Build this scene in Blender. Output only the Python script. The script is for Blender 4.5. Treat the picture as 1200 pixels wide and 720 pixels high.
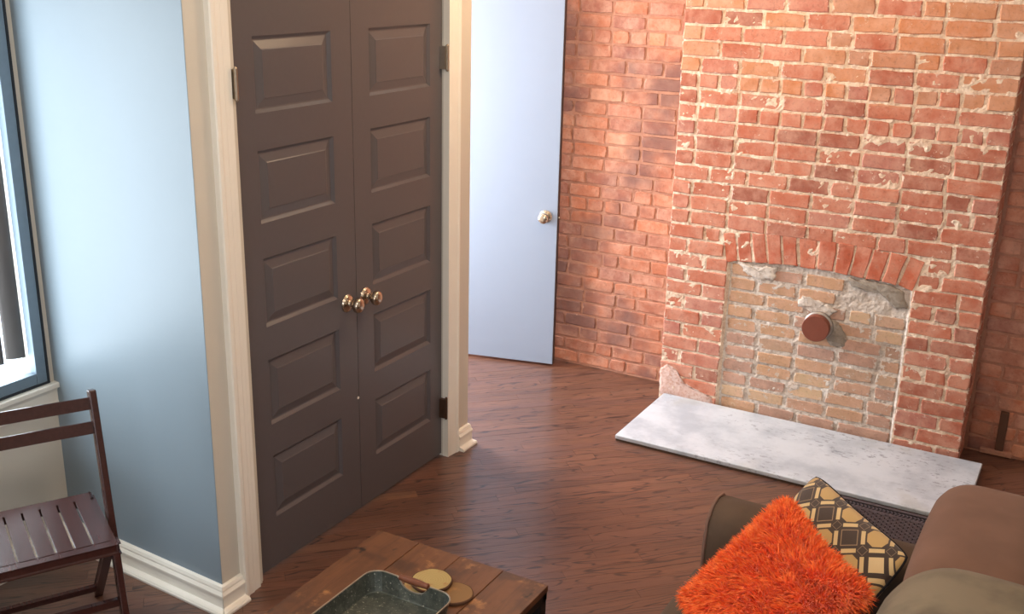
import bpy, bmesh, math, random
import numpy as np
from mathutils import Vector, Matrix, noise

for o in list(bpy.data.objects): bpy.data.objects.remove(o)
scene = bpy.context.scene
C = scene.collection
random.seed(7)
PI = math.pi

# ---------------------------------------------------------------- camera
CAM_H, FPX = 2.2, 1260.0
PITCH, ROLL, YAW = math.radians(18.0), math.radians(-1.316), math.radians(29.2)
def cam_axes():
    fwd = Vector((0, math.cos(PITCH), -math.sin(PITCH))); r = Vector((1, 0, 0)); d = fwd.cross(r)
    c, s = math.cos(ROLL), math.sin(ROLL)
    r2 = r*c + d*s; d2 = -r*s + d*c
    Z = Matrix.Rotation(YAW, 3, 'Z')
    return Z @ r2, Z @ d2, Z @ fwd
AX_R, AX_D, AX_F = cam_axes()
def to_px(p):
    v = Vector(p) - Vector((0, 0, CAM_H)); z = v.dot(AX_F)
    if z < 0.05: return (-9999, -9999)
    return (600 + FPX*v.dot(AX_R)/z, 360 + FPX*v.dot(AX_D)/z)
cam = bpy.data.cameras.new('camera'); cam_o = bpy.data.objects.new('camera', cam); C.objects.link(cam_o)
cam.sensor_width = 36; cam.lens = FPX/1200*36; cam.clip_start = 0.05
mw = Matrix((AX_R, -AX_D, -AX_F)).transposed().to_4x4(); mw.translation = (0, 0, CAM_H)
cam_o.matrix_world = mw
scene.camera = cam_o

# ---------------------------------------------------------------- world, daylight, exposure
scene.view_settings.view_transform = 'Standard'; scene.view_settings.look = 'None'
scene.view_settings.gamma = 1.0; scene.view_settings.exposure = 0.25
scene.view_settings.use_curve_mapping = False
w = bpy.data.worlds.new('sky'); scene.world = w; w.use_nodes = True
bg = w.node_tree.nodes['Background']; bg.inputs[0].default_value = (0.80, 0.90, 1.0, 1); bg.inputs[1].default_value = 3.0

def area(name, loc, direction, sx, sy, power, col):
    l = bpy.data.lights.new(name, 'AREA'); l.shape = 'RECTANGLE'; l.size = sx; l.size_y = sy
    l.energy = power; l.color = col
    o = bpy.data.objects.new(name, l); C.objects.link(o); o.location = loc
    o.rotation_euler = Vector(direction).to_track_quat('-Z', 'Y').to_euler()
    return o
# daylight outside the side and hall windows; added soft fill behind the camera
area('daylight_side_window', (-3.405, 1.86, 1.43), (1, 0, 0), 1.02, 1.48, 30, (0.84, 0.93, 1.0))
area('daylight_hall_window', (-4.10, 4.45, 1.35), (1, 0.10, -0.12), 0.85, 1.9, 124, (0.86, 0.92, 1.0))
area('front_fill_light', (0.1, -1.95, 1.55), (0, 1, -0.15), 2.2, 1.5, 26, (0.95, 0.96, 1.0))  # added cool fill light, no known window there

# ---------------------------------------------------------------- material helpers
def srgb(r, g, b):
    f = lambda v: (v/255/12.92) if v/255 <= 0.04045 else ((v/255+0.055)/1.055)**2.4
    return (f(r), f(g), f(b), 1)
class NT:
    def __init__(s, name):
        s.m = bpy.data.materials.new(name); s.m.use_nodes = True; s.t = s.m.node_tree
        s.b = s.t.nodes['Principled BSDF']; s.b.inputs['Specular IOR Level'].default_value = 0.4
    def n(s, kind, **kw):
        x = s.t.nodes.new(kind)
        for k, v in kw.items(): setattr(x, k, v)
        return x
    def link(s, a, b): s.t.links.new(a, b)
    def put(s, sock, v):
        if isinstance(v, bpy.types.NodeSocket): s.link(v, sock)
        else: sock.default_value = v
    def math(s, op, a, b=0.0, c=None, clamp=False):
        x = s.n('ShaderNodeMath', operation=op, use_clamp=clamp); s.put(x.inputs[0], a); s.put(x.inputs[1], b)
        if c is not None: s.put(x.inputs[2], c)
        return x.outputs[0]
    def vmath(s, op, a, b):
        x = s.n('ShaderNodeVectorMath', operation=op); s.put(x.inputs[0], a); s.put(x.inputs[1], b); return x.outputs[0]
    def coord(s, which='Object'):
        return s.n('ShaderNodeTexCoord').outputs[which]
    def pos(s): return s.n('ShaderNodeNewGeometry').outputs['Position']
    def rnd(s): return s.n('ShaderNodeObjectInfo').outputs['Random']
    def offset(s, vec):
        r = s.rnd(); c = s.n('ShaderNodeCombineXYZ')
        s.link(s.math('MULTIPLY', r, 37.0), c.inputs[0]); s.link(s.math('MULTIPLY', r, 91.0), c.inputs[1]); s.link(s.math('MULTIPLY', r, 53.0), c.inputs[2])
        return s.vmath('ADD', vec, c.outputs[0])
    def mapping(s, vec, scale=(1, 1, 1), rot=(0, 0, 0)):
        x = s.n('ShaderNodeMapping'); s.link(vec, x.inputs[0]); x.inputs['Scale'].default_value = scale; x.inputs['Rotation'].default_value = rot
        return x.outputs[0]
    def noise(s, vec, scale, detail=4, rough=0.55, dist=0.0):
        x = s.n('ShaderNodeTexNoise'); s.link(vec, x.inputs['Vector']); x.inputs['Scale'].default_value = scale
        x.inputs['Detail'].default_value = detail; x.inputs['Roughness'].default_value = rough; x.inputs['Distortion'].default_value = dist
        return x.outputs['Fac']
    def ramp(s, fac, stops, interp='LINEAR'):
        x = s.n('ShaderNodeValToRGB'); s.link(fac, x.inputs[0]); cr = x.color_ramp; cr.interpolation = interp
        while len(cr.elements) < len(stops): cr.elements.new(0.5)
        for e, (p, c) in zip(cr.elements, stops): e.position = p; e.color = c
        return x.outputs[0]
    def step(s, v, a, b):
        x = s.n('ShaderNodeMapRange', interpolation_type='SMOOTHSTEP'); s.put(x.inputs[0], v)
        x.inputs[1].default_value = a; x.inputs[2].default_value = b; return x.outputs[0]
    def mix(s, fac, a, b, mode='MIX'):
        x = s.n('ShaderNodeMix', data_type='RGBA', blend_type=mode); s.put(x.inputs[0], fac); s.put(x.inputs[6], a); s.put(x.inputs[7], b)
        return x.outputs[2]
    def bump(s, h, strength=0.3, dist=0.01):
        x = s.n('ShaderNodeBump'); x.inputs['Strength'].default_value = strength; x.inputs['Distance'].default_value = dist
        s.link(h, x.inputs['Height']); s.link(x.outputs[0], s.b.inputs['Normal'])
    def col(s, c): s.put(s.b.inputs['Base Color'], c)
    def rough(s, r): s.put(s.b.inputs['Roughness'], r)
G = lambda v: (v, v, v, 1)

def mat_plain(name, c, rough=0.5, metal=0.0, nscale=None, namt=0.12, bump=0.0):
    t = NT(name); t.rough(rough); t.b.inputs['Metallic'].default_value = metal
    if nscale:
        f = t.noise(t.coord(), nscale, 5)
        t.col(t.mix(f, tuple(x*(1-namt) for x in c[:3])+(1,), tuple(min(1, x*(1+namt)) for x in c[:3])+(1,)))
        if bump: t.bump(f, bump, 0.004)
    else: t.col(c)
    return t.m

def mat_brick(name, stops, mortar, thr=0.62, edge=0.34, dirt=None, zhigh=None):
    t = NT(name)
    base = t.ramp(t.rnd(), stops)
    if zhigh:      # tan tones on part of the bricks in the upper courses
        z = t.n('ShaderNodeSeparateXYZ'); t.link(t.pos(), z.inputs[0])
        wn = t.n('ShaderNodeTexWhiteNoise', noise_dimensions='1D'); t.link(t.rnd(), wn.inputs['W'])
        f = t.math('MULTIPLY', t.step(z.outputs[2], zhigh[0], zhigh[0]+0.02), t.math('GREATER_THAN', wn.outputs[0], zhigh[1]))
        base = t.mix(f, base, t.ramp(t.rnd(), zhigh[2]))
    v = t.offset(t.coord())
    n1 = t.noise(v, 14, 6, 0.6); n2 = t.noise(v, 70, 4, 0.6); n3 = t.noise(v, 26, 8, 0.72, 0.15)
    colr = t.mix(t.step(n1, 0.3, 0.75), base, t.mix(0.5, base, (0.72, 0.42, 0.30, 1)), 'MIX')
    colr = t.mix(t.math('MULTIPLY', t.step(n2, 0.50, 0.80), 0.55), colr, t.mix(1.0, colr, G(0.45), 'MULTIPLY'))
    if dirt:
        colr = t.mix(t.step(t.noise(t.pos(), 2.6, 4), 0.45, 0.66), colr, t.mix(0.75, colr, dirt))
    g = t.n('ShaderNodeSeparateXYZ'); t.link(t.coord('Generated'), g.inputs[0])
    ax = t.math('ABSOLUTE', t.math('SUBTRACT', g.outputs[0], 0.5)); az = t.math('ABSOLUTE', t.math('SUBTRACT', g.outputs[2], 0.5))
    e = t.math('POWER', t.math('MULTIPLY', t.math('MAXIMUM', ax, az), 2.0), 7.0)
    sm = t.step(t.math('ADD', n3, t.math('MULTIPLY', e, edge)), thr, thr+0.07)
    sm2 = t.step(t.noise(t.pos(), 3.0, 3), 0.30, 0.62)
    sm = t.math('MULTIPLY', sm, t.math('ADD', t.math('MULTIPLY', sm2, 0.7), 0.25))
    colr = t.mix(sm, colr, mortar)
    t.col(colr); t.rough(0.85)
    t.bump(t.math('ADD', t.math('ADD', n3, t.math('MULTIPLY', n2, 0.4)), t.math('MULTIPLY', sm, 0.4)), 0.55, 0.006)
    return t.m
def mat_mortar(name, a, b, c):
    t = NT(name); p = t.pos()
    f = t.noise(p, 9, 6, 0.65); f2 = t.noise(p, 60, 5, 0.7)
    t.col(t.mix(t.step(f2, 0.42, 0.72), t.mix(t.step(f, 0.35, 0.65), a, b), c)); t.rough(0.95)
    t.bump(t.math('ADD', f2, t.math('MULTIPLY', f, 0.6)), 0.8, 0.008)
    return t.m

M = {}
M['mortar'] = mat_mortar('mortar_cream', srgb(234, 214, 190), srgb(226, 196, 170), srgb(196, 160, 136))
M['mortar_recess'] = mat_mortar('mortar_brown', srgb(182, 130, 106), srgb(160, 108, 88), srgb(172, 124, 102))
M['mortar_infill'] = mat_mortar('mortar_grey', srgb(222, 210, 198), srgb(204, 188, 174), srgb(168, 148, 132))
red = [(0.0, srgb(150, 86, 68)), (0.25, srgb(178, 98, 72)), (0.5, srgb(188, 108, 80)), (0.75, srgb(174, 106, 90)), (1.0, srgb(196, 118, 88))]
tan = [(0.0, srgb(188, 122, 84)), (0.4, srgb(196, 134, 94)), (0.7, srgb(178, 124, 96)), (1.0, srgb(196, 124, 80))]
M['brick'] = mat_brick('brick_red', red, srgb(228, 202, 182), 0.615, 0.13, zhigh=(1.60, 0.42, tan))
M['brick_arch'] = mat_brick('brick_arch', [(0, srgb(178, 86, 58)), (1, srgb(196, 102, 70))], srgb(222, 196, 176), 0.63, 0.12)
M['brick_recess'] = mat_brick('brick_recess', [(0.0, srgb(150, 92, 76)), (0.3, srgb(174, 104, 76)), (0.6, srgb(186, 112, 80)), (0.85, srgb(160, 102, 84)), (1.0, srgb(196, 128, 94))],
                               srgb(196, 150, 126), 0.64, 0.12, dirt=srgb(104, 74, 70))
M['brick_infill'] = mat_brick('brick_infill', [(0.0, srgb(172, 134, 106)), (0.25, srgb(190, 148, 112)), (0.5, srgb(184, 144, 124)), (0.75, srgb(154, 120, 104)), (1.0, srgb(206, 174, 136))],
                               srgb(206, 192, 178), 0.58, 0.16)
M['cement'] = mat_mortar('cement_grey', srgb(168, 156, 142), srgb(150, 136, 122), srgb(136, 120, 106))
M['plaster'] = mat_mortar('plaster_white', srgb(222, 196, 184), srgb(210, 170, 154), srgb(196, 148, 130))

def mat_plank():
    t = NT('oak_plank'); v = t.offset(t.coord())
    warp = t.noise(t.mapping(v, (1.3, 7, 7)), 1.6, 2, 0.5)
    sx = t.n('ShaderNodeSeparateXYZ'); t.link(v, sx.inputs[0])
    yy = t.math('ADD', t.math('MULTIPLY', sx.outputs[1], 40.0), t.math('MULTIPLY', warp, 12.0))
    ring = t.math('ABSOLUTE', t.math('SINE', t.math('MULTIPLY', yy, 2.2)))
    g = t.math('MULTIPLY', t.step(ring, 0.50, 0.02), t.step(t.noise(t.mapping(v, (2.5, 20, 20)), 1.5, 4, 0.6), 0.36, 0.56))
    f2 = t.noise(t.mapping(v, (5, 130, 130)), 3, 4, 0.6); d = t.noise(t.mapping(v, (1.6, 14, 14)), 1.6, 3, 0.5)
    base = t.ramp(t.rnd(), [(0.0, srgb(90, 60, 48)), (0.3, srgb(100, 67, 52)), (0.6, srgb(106, 71, 55)), (0.9, srgb(96, 65, 54)), (1.0, srgb(126, 90, 66))])
    c = t.mix(t.math('MULTIPLY', t.step(d, 0.35, 0.7), 0.55), base, t.mix(1.0, base, (1.45, 1.40, 1.35, 1), 'MULTIPLY'))
    c = t.mix(t.math('MULTIPLY', g, 0.95), c, srgb(36, 21, 20))
    c = t.mix(t.math('MULTIPLY', t.step(f2, 0.48, 0.75), 0.5), c, srgb(66, 40, 32))
    t.col(c); t.rough(t.math('ADD', t.math('MULTIPLY', f2, 0.22), 0.27)); t.bump(t.math('ADD', f2, t.math('MULTIPLY', g, -0.6)), 0.15, 0.002)
    t.b.inputs['Specular IOR Level'].default_value = 0.5; t.b.inputs['Coat Weight'].default_value = 0.55; t.b.inputs['Coat Roughness'].default_value = 0.22
    return t.m
M['plank'] = mat_plank()
M['subfloor'] = mat_plain('subfloor_dark', srgb(40, 24, 18), 0.8)

def mat_wall(name, c, r=0.6):
    t = NT(name); f = t.noise(t.pos(), 6, 4); f2 = t.noise(t.pos(), 220, 3)
    t.col(t.mix(f, tuple(x*0.965 for x in c[:3])+(1,), c)); t.rough(r); t.bump(f2, 0.06, 0.002)
    return t.m
M['blue'] = mat_wall('greige_cool_light_tint', srgb(132, 146, 155), 0.40)  # greige wall with the cool window light put into its colour
M['beige'] = mat_wall('paint_greige', srgb(206, 198, 184), 0.5)
M['white'] = mat_plain('trim_white', srgb(232, 226, 214), 0.38, nscale=9, namt=0.03)
M['ceil'] = mat_wall('ceiling_white', srgb(236, 232, 224), 0.8)
M['door'] = mat_plain('door_charcoal', srgb(88, 82, 83), 0.34, nscale=60, namt=0.05)
M['paledoor'] = mat_plain('door_pale', srgb(146, 157, 176), 0.4, nscale=3, namt=0.03)
M['edge'] = mat_plain('door_edge', srgb(70, 56, 52), 0.6)
M['nickel'] = mat_plain('brushed_nickel', srgb(196, 180, 160), 0.22, 1.0, nscale=80, namt=0.08)
M['hinge'] = mat_plain('hinge_steel', srgb(176, 164, 148), 0.35, 1.0, nscale=60, namt=0.15)
M['hinge_dark'] = mat_plain('hinge_bronze', srgb(98, 76, 62), 0.45, 0.8, nscale=60, namt=0.2)
M['alu'] = mat_plain('window_metal', srgb(124, 140, 152), 0.4, 0.35, nscale=40, namt=0.1)
M['gap_shadow'] = mat_plain('shadow_gap_black', srgb(40, 44, 50), 0.7)  # dark colour standing for the shadow gap beside the frame
M['blind'] = mat_plain('blind_grey', srgb(96, 92, 90), 0.7, nscale=20, namt=0.08)

def mat_marble():
    t = NT('hearth_white'); p = t.pos()
    a = t.noise(p, 5, 6, 0.6); b = t.noise(t.mapping(p, (1, 1.8, 1), (0, 0, 0.5)), 26, 5, 0.65); c = t.noise(p, 2.0, 3)
    col = t.mix(t.step(a, 0.38, 0.68), srgb(202, 206, 212), srgb(172, 178, 186))
    spots = t.math('MULTIPLY', t.step(b, 0.56, 0.62), t.step(c, 0.42, 0.62))
    col = t.mix(t.math('MULTIPLY', spots, 0.75), col, srgb(128, 130, 140))
    col = t.mix(t.math('MULTIPLY', t.step(t.noise(p, 3.1, 5), 0.55, 0.72), 0.5), col, srgb(170, 168, 160))
    t.col(col); t.rough(0.42); t.bump(b, 0.12, 0.003)
    return t.m
M['marble'] = mat_marble()
M['pipe'] = mat_plain('pipe_steel', srgb(160, 150, 142), 0.45, 0.7, nscale=40, namt=0.2)
M['cap'] = mat_plain('cap_rust_red', srgb(126, 68, 50), 0.55, nscale=60, namt=0.08)

def mat_rustic():
    t = NT('rustic_board'); v = t.offset(t.coord())
    st = t.mapping(v, (14, 1.6, 14)); a = t.noise(st, 2.0, 6, 0.65, 0.8); b = t.noise(v, 7, 5, 0.65); k = t.noise(t.mapping(v, (2.0, 1.2, 1)), 9, 3)
    c = t.ramp(t.rnd(), [(0, srgb(92, 58, 36)), (0.5, srgb(112, 70, 42)), (1, srgb(100, 62, 38))])
    c = t.mix(t.step(a, 0.35, 0.75), c, t.mix(0.6, c, srgb(62, 36, 24)))
    c = t.mix(t.math('MULTIPLY', t.step(b, 0.58, 0.70), 0.7), c, srgb(182, 126, 74))
    c = t.mix(t.math('MULTIPLY', t.step(t.noise(v, 5, 4, 0.6), 0.50, 0.66), 0.75), c, srgb(64, 40, 28))
    c = t.mix(t.step(k, 0.66, 0.74), c, srgb(40, 26, 20))
    t.col(c); t.rough(0.45); t.bump(a, 0.15, 0.003)
    return t.m
M['rustic'] = mat_rustic()
M['iron'] = mat_plain('black_iron', srgb(38, 32, 30), 0.5, 0.5)
def mat_galv():
    t = NT('galvanised_tin'); v = t.coord(); a = t.noise(v, 30, 5, 0.7); b = t.noise(v, 130, 3, 0.7)
    c = t.mix(t.step(a, 0.35, 0.7), srgb(66, 70, 64), srgb(96, 98, 88))
    c = t.mix(t.step(b, 0.60, 0.72), c, srgb(190, 186, 170))
    t.col(c); t.rough(0.5); t.b.inputs['Metallic'].default_value = 0.45; t.bump(a, 0.1, 0.002)
    return t.m
M['galv'] = mat_galv()
M['rim'] = mat_plain('tray_rim', srgb(150, 140, 124), 0.4, 0.7)
M['handle'] = mat_plain('turned_wood', srgb(110, 62, 40), 0.45, nscale=30, namt=0.15)
def mat_slice(name, base):
    t = NT(name); v = t.offset(t.coord())
    wv = t.n('ShaderNodeTexWave', wave_type='RINGS', rings_direction='Z'); t.link(t.coord(), wv.inputs[0]); wv.inputs['Scale'].default_value = 40; wv.inputs['Distortion'].default_value = 2.0
    c = base; c = t.mix(t.math('MULTIPLY', wv.outputs['Fac'], 0.18), c, srgb(120, 84, 48)); c = t.mix(t.step(t.noise(v, 20, 4), 0.5, 0.7), c, srgb(150, 106, 60))
    t.col(c); t.rough(0.7); return t.m
M['slice'] = mat_slice('wood_slice_pale', srgb(166, 142, 88)); M['slice_tan'] = mat_slice('wood_slice_tan', srgb(126, 92, 54))
M['bark'] = mat_plain('bark_brown', srgb(84, 54, 34), 0.9, nscale=60, namt=0.3, bump=0.6)
def mat_chair():
    t = NT('mahogany_stain'); v = t.mapping(t.offset(t.coord()), (30, 3, 30)); f = t.noise(v, 3, 4)
    t.col(t.mix(f, srgb(50, 27, 24), srgb(76, 42, 36))); t.rough(0.26); return t.m
M['chair'] = mat_chair()
def mat_fabric(name, c, sheen=0.3, scale=900, blot=0.08, ns=6):
    t = NT(name); v = t.coord(); f = t.noise(v, scale, 2, 0.5); g = t.noise(v, ns, 4)
    k = tuple(x*(1-blot) for x in c[:3])+(1,); h = tuple(min(1, x*(1+blot)) for x in c[:3])+(1,)
    cc = t.mix(t.step(g, 0.35, 0.65), k, h); cc = t.mix(t.math('MULTIPLY', f, 0.35), cc, t.mix(1.0, cc, G(0.6), 'MULTIPLY'))
    t.col(cc); t.rough(0.9); t.b.inputs['Sheen Weight'].default_value = sheen; t.b.inputs['Specular IOR Level'].default_value = 0.15
    t.bump(f, 0.35, 0.0015); return t.m
M['sofa'] = mat_fabric('sofa_brown', srgb(122, 90, 74), 0.08)
M['sofa_shaded'] = mat_fabric('sofa_brown_shaded', srgb(92, 74, 60), 0.06)  # darker copy of the sofa brown, weaker light put into the colour
M['sofa_olive'] = mat_fabric('sofa_taupe_light_tint', srgb(118, 104, 84), 0.10, 900, 0.22, 7)  # same fabric as the brown; different lighting put into the tone, plus velvet streaks
M['piping'] = mat_plain('sofa_piping', srgb(120, 92, 78), 0.8)
def mat_fur():
    t = NT('orange_shag'); f = t.noise(t.coord(), 60, 3); f2 = t.noise(t.coord(), 9, 3)
    c = t.mix(t.step(f, 0.35, 0.65), srgb(238, 84, 26), srgb(255, 132, 62))
    t.col(c); t.rough(0.75); t.b.inputs['Sheen Weight'].default_value = 0.2; t.b.inputs['Specular IOR Level'].default_value = 0.2; return t.m
M['fur'] = mat_fur()
M['furbase'] = mat_plain('orange_backing', srgb(214, 72, 24), 0.9)
M['mat_weave'] = mat_plain('mat_weave', srgb(78, 66, 68), 0.8, nscale=40, namt=0.15)
M['mat_base'] = mat_plain('mat_base', srgb(24, 19, 21), 0.9)
M['bedding'] = mat_plain('hearth_bedding', srgb(92, 72, 60), 0.95, nscale=40, namt=0.3)
M['pine'] = mat_plain('old_wood_block', srgb(92, 60, 44), 0.8, nscale=20, namt=0.2)
def mat_glass():
    t = NT('window_glass'); tr = t.n('ShaderNodeBsdfTransparent'); gl = t.n('ShaderNodeBsdfGlossy'); gl.inputs['Roughness'].default_value = 0.02
    mx = t.n('ShaderNodeMixShader'); mx.inputs[0].default_value = 0.06; t.link(tr.outputs[0], mx.inputs[1]); t.link(gl.outputs[0], mx.inputs[2])
    t.link(mx.outputs[0], t.t.nodes['Material Output'].inputs[0]); return t.m
M['glass'] = mat_glass()
def mat_emit(name, c, s):
    t = NT(name); t.b.inputs['Emission Color'].default_value = c; t.b.inputs['Emission Strength'].default_value = s; return t.m
M['bulb'] = mat_emit('lamp_diffuser', (1, 0.72, 0.42, 1), 6)

def mat_pattern():     # octagon and bar print of the woven cushion
    t = NT('octagon_print'); uv = t.n('ShaderNodeUVMap'); uv.uv_map = 'UVMap'
    m = t.mapping(uv.outputs[0], (1, 1, 1), (0, 0, math.radians(47)))
    s = t.n('ShaderNodeSeparateXYZ'); t.link(m, s.inputs[0])
    A = 0.088
    def cell(x):
        q = t.math('DIVIDE', x, A); fl = t.math('FLOOR', q); fr = t.math('SUBTRACT', t.math('SUBTRACT', q, fl), 0.5); return fl, fr
    fx, x = cell(s.outputs[0]); fy, y = cell(s.outputs[1])
    ax = t.math('ABSOLUTE', x); ay = t.math('ABSOLUTE', y)
    par = t.math('ABSOLUTE', t.math('MODULO', t.math('ADD', fx, fy), 2.0)); par = t.math('GREATER_THAN', par, 0.5)
    mx = t.math('MAXIMUM', ax, ay); sm = t.math('ADD', ax, ay)
    octg = t.math('MULTIPLY', t.math('LESS_THAN', mx, 0.36), t.math('LESS_THAN', sm, 0.52))
    sq = t.math('LESS_THAN', mx, 0.26); sqo = t.math('MULTIPLY', t.math('LESS_THAN', mx, 0.31), t.math('GREATER_THAN', mx, 0.28))
    # bars on the cell borders, diamonds on the corners
    ex = t.math('SUBTRACT', 0.5, ax); ey = t.math('SUBTRACT', 0.5, ay)
    bar = t.math('MAXIMUM', t.math('MULTIPLY', t.math('LESS_THAN', ex, 0.075), t.math('LESS_THAN', ay, 0.27)),
                 t.math('MULTIPLY', t.math('LESS_THAN', ey, 0.075), t.math('LESS_THAN', ax, 0.27)))
    dm = t.math('ADD', ex, ey)
    dia = t.math('MULTIPLY', t.math('LESS_THAN', dm, 0.20), t.math('GREATER_THAN', dm, 0.165))
    wn = t.n('ShaderNodeTexWhiteNoise', noise_dimensions='2D'); cmb = t.n('ShaderNodeCombineXYZ'); t.link(fx, cmb.inputs[0]); t.link(fy, cmb.inputs[1]); t.link(cmb.outputs[0], wn.inputs['Vector'])
    light_sq = t.math('GREATER_THAN', wn.outputs[0], 0.45)
    dark = srgb(58, 42, 32); c = dark
    c = t.mix(t.math('MULTIPLY', par, octg), c, srgb(186, 150, 92))
    npar = t.math('SUBTRACT', 1.0, par)
    c = t.mix(t.math('MULTIPLY', t.math('MULTIPLY', npar, sq), light_sq), c, srgb(214, 186, 138))
    c = t.mix(t.math('MULTIPLY', t.math('MULTIPLY', npar, sqo), t.math('SUBTRACT', 1.0, light_sq)), c, srgb(150, 124, 92))
    c = t.mix(bar, c, srgb(208, 178, 126)); c = t.mix(dia, c, srgb(120, 100, 78))
    t.col(c); t.rough(0.75); t.b.inputs['Sheen Weight'].default_value = 0.3; t.bump(t.noise(t.coord(), 700, 2), 0.25, 0.001); return t.m
M['pattern'] = mat_pattern()

# ---------------------------------------------------------------- mesh helpers
def link(name, me, mat=None, parent=None):
    o = bpy.data.objects.new(name, me); C.objects.link(o)
    if mat is not None and not me.materials: me.materials.append(mat if not isinstance(mat, str) else M[mat])
    if parent: o.parent = parent
    return o
def from_bm(name, bm, mat=None, parent=None, smooth=False):
    bmesh.ops.recalc_face_normals(bm, faces=bm.faces)
    me = bpy.data.meshes.new(name); bm.to_mesh(me); bm.free()
    if smooth: me.polygons.foreach_set('use_smooth', [True]*len(me.polygons))
    return link(name, me, mat, parent)
def box(bm, x0, x1, y0, y1, z0, z1, bev=0.0, seg=2):
    r = bmesh.ops.create_cube(bm, size=1.0); vs = r['verts']
    for v in vs: v.co = ((x0+x1)/2 + v.co.x*(x1-x0), (y0+y1)/2 + v.co.y*(y1-y0), (z0+z1)/2 + v.co.z*(z1-z0))
    if bev:
        es = list({e for v in vs for e in v.link_edges})
        r = bmesh.ops.bevel(bm, geom=es, offset=bev, segments=seg, affect='EDGES', profile=0.5); vs = list({v for f in r['faces'] for v in f.verts} | {v for v in vs if v.is_valid})
    return vs
def box_obj(name, b, mat, parent=None, bev=0.0, seg=2):
    bm = bmesh.new(); box(bm, *b, bev=bev, seg=seg); return from_bm(name, bm, mat, parent)
def frame_of(p0, p1, up=Vector((0, 0, 1))):
    d = (Vector(p1)-Vector(p0)); L = d.length; d.normalize()
    s = d.cross(up)
    if s.length < 1e-4: s = d.cross(Vector((1, 0, 0)))
    s.normalize(); u = s.cross(d); return d, s, u, L
def bar(bm, p0, p1, w, h, bev=0.003, up=Vector((0, 0, 1))):
    d, s, u, L = frame_of(p0, p1, up)
    r = bmesh.ops.create_cube(bm, size=1.0); vs = r['verts']; mid = (Vector(p0)+Vector(p1))/2
    loc = [v.co.copy() for v in vs]
    for v, c in zip(vs, loc): v.co = mid + d*(c.x*L) + s*(c.y*w) + u*(c.z*h)
    if bev: bmesh.ops.bevel(bm, geom=list({e for v in vs for e in v.link_edges}), offset=bev, segments=2, affect='EDGES', profile=0.5)
def tube(bm, pts, r, n=8, closed=False):
    rings = []; m = len(pts); pts = [Vector(p) for p in pts]; ref = Vector((0.13, 0.31, 0.94))
    for i, p in enumerate(pts):
        a = pts[(i-1) % m] if (closed or i > 0) else p; b = pts[(i+1) % m] if (closed or i < m-1) else p
        d = (b-a).normalized(); s = d.cross(ref).normalized(); u = s.cross(d)
        rr = r[i] if isinstance(r, (list, tuple)) else r
        rings.append([bm.verts.new(p + s*(rr*math.cos(2*PI*k/n)) + u*(rr*math.sin(2*PI*k/n))) for k in range(n)])
    for i in range(m if closed else m-1):
        A, B = rings[i], rings[(i+1) % m]
        for k in range(n): bm.faces.new((A[k], A[(k+1) % n], B[(k+1) % n], B[k]))
    if not closed: bm.faces.new(rings[0][::-1]); bm.faces.new(rings[-1])
def lathe(bm, prof, origin, axis, n=28):
    ax = Vector(axis).normalized(); s = ax.orthogonal().normalized(); u = ax.cross(s); o = Vector(origin); rings = []
    for r, h in prof:
        if r < 1e-5: rings.append([bm.verts.new(o+ax*h)])
        else: rings.append([bm.verts.new(o + ax*h + s*(r*math.cos(2*PI*k/n)) + u*(r*math.sin(2*PI*k/n))) for k in range(n)])
    for A, B in zip(rings, rings[1:]):
        for k in range(n):
            if len(A) == 1 and len(B) == 1: continue
            if len(A) == 1: bm.faces.new((A[0], B[k], B[(k+1) % n]))
            elif len(B) == 1: bm.faces.new((A[k], A[(k+1) % n], B[0]))
            else: bm.faces.new((A[k], A[(k+1) % n], B[(k+1) % n], B[k]))
def extrude_profile(bm, prof, p0, p1, out, up=Vector((0, 0, 1)), m0=0.0, m1=0.0):
    """prof: (out, up) points; runs from p0 to p1; m0/m1 mitre the ends (shift per unit of out)"""
    p0, p1, out = Vector(p0), Vector(p1), Vector(out); d = (p1-p0).normalized()
    A = [bm.verts.new(p0 + out*a + up*b + d*(m0*a)) for a, b in prof]; B = [bm.verts.new(p1 + out*a + up*b + d*(m1*a)) for a, b in prof]
    n = len(prof)
    for k in range(n): bm.faces.new((A[k], A[(k+1) % n], B[(k+1) % n], B[k]))
    bm.faces.new(A); bm.faces.new(B[::-1])
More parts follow.
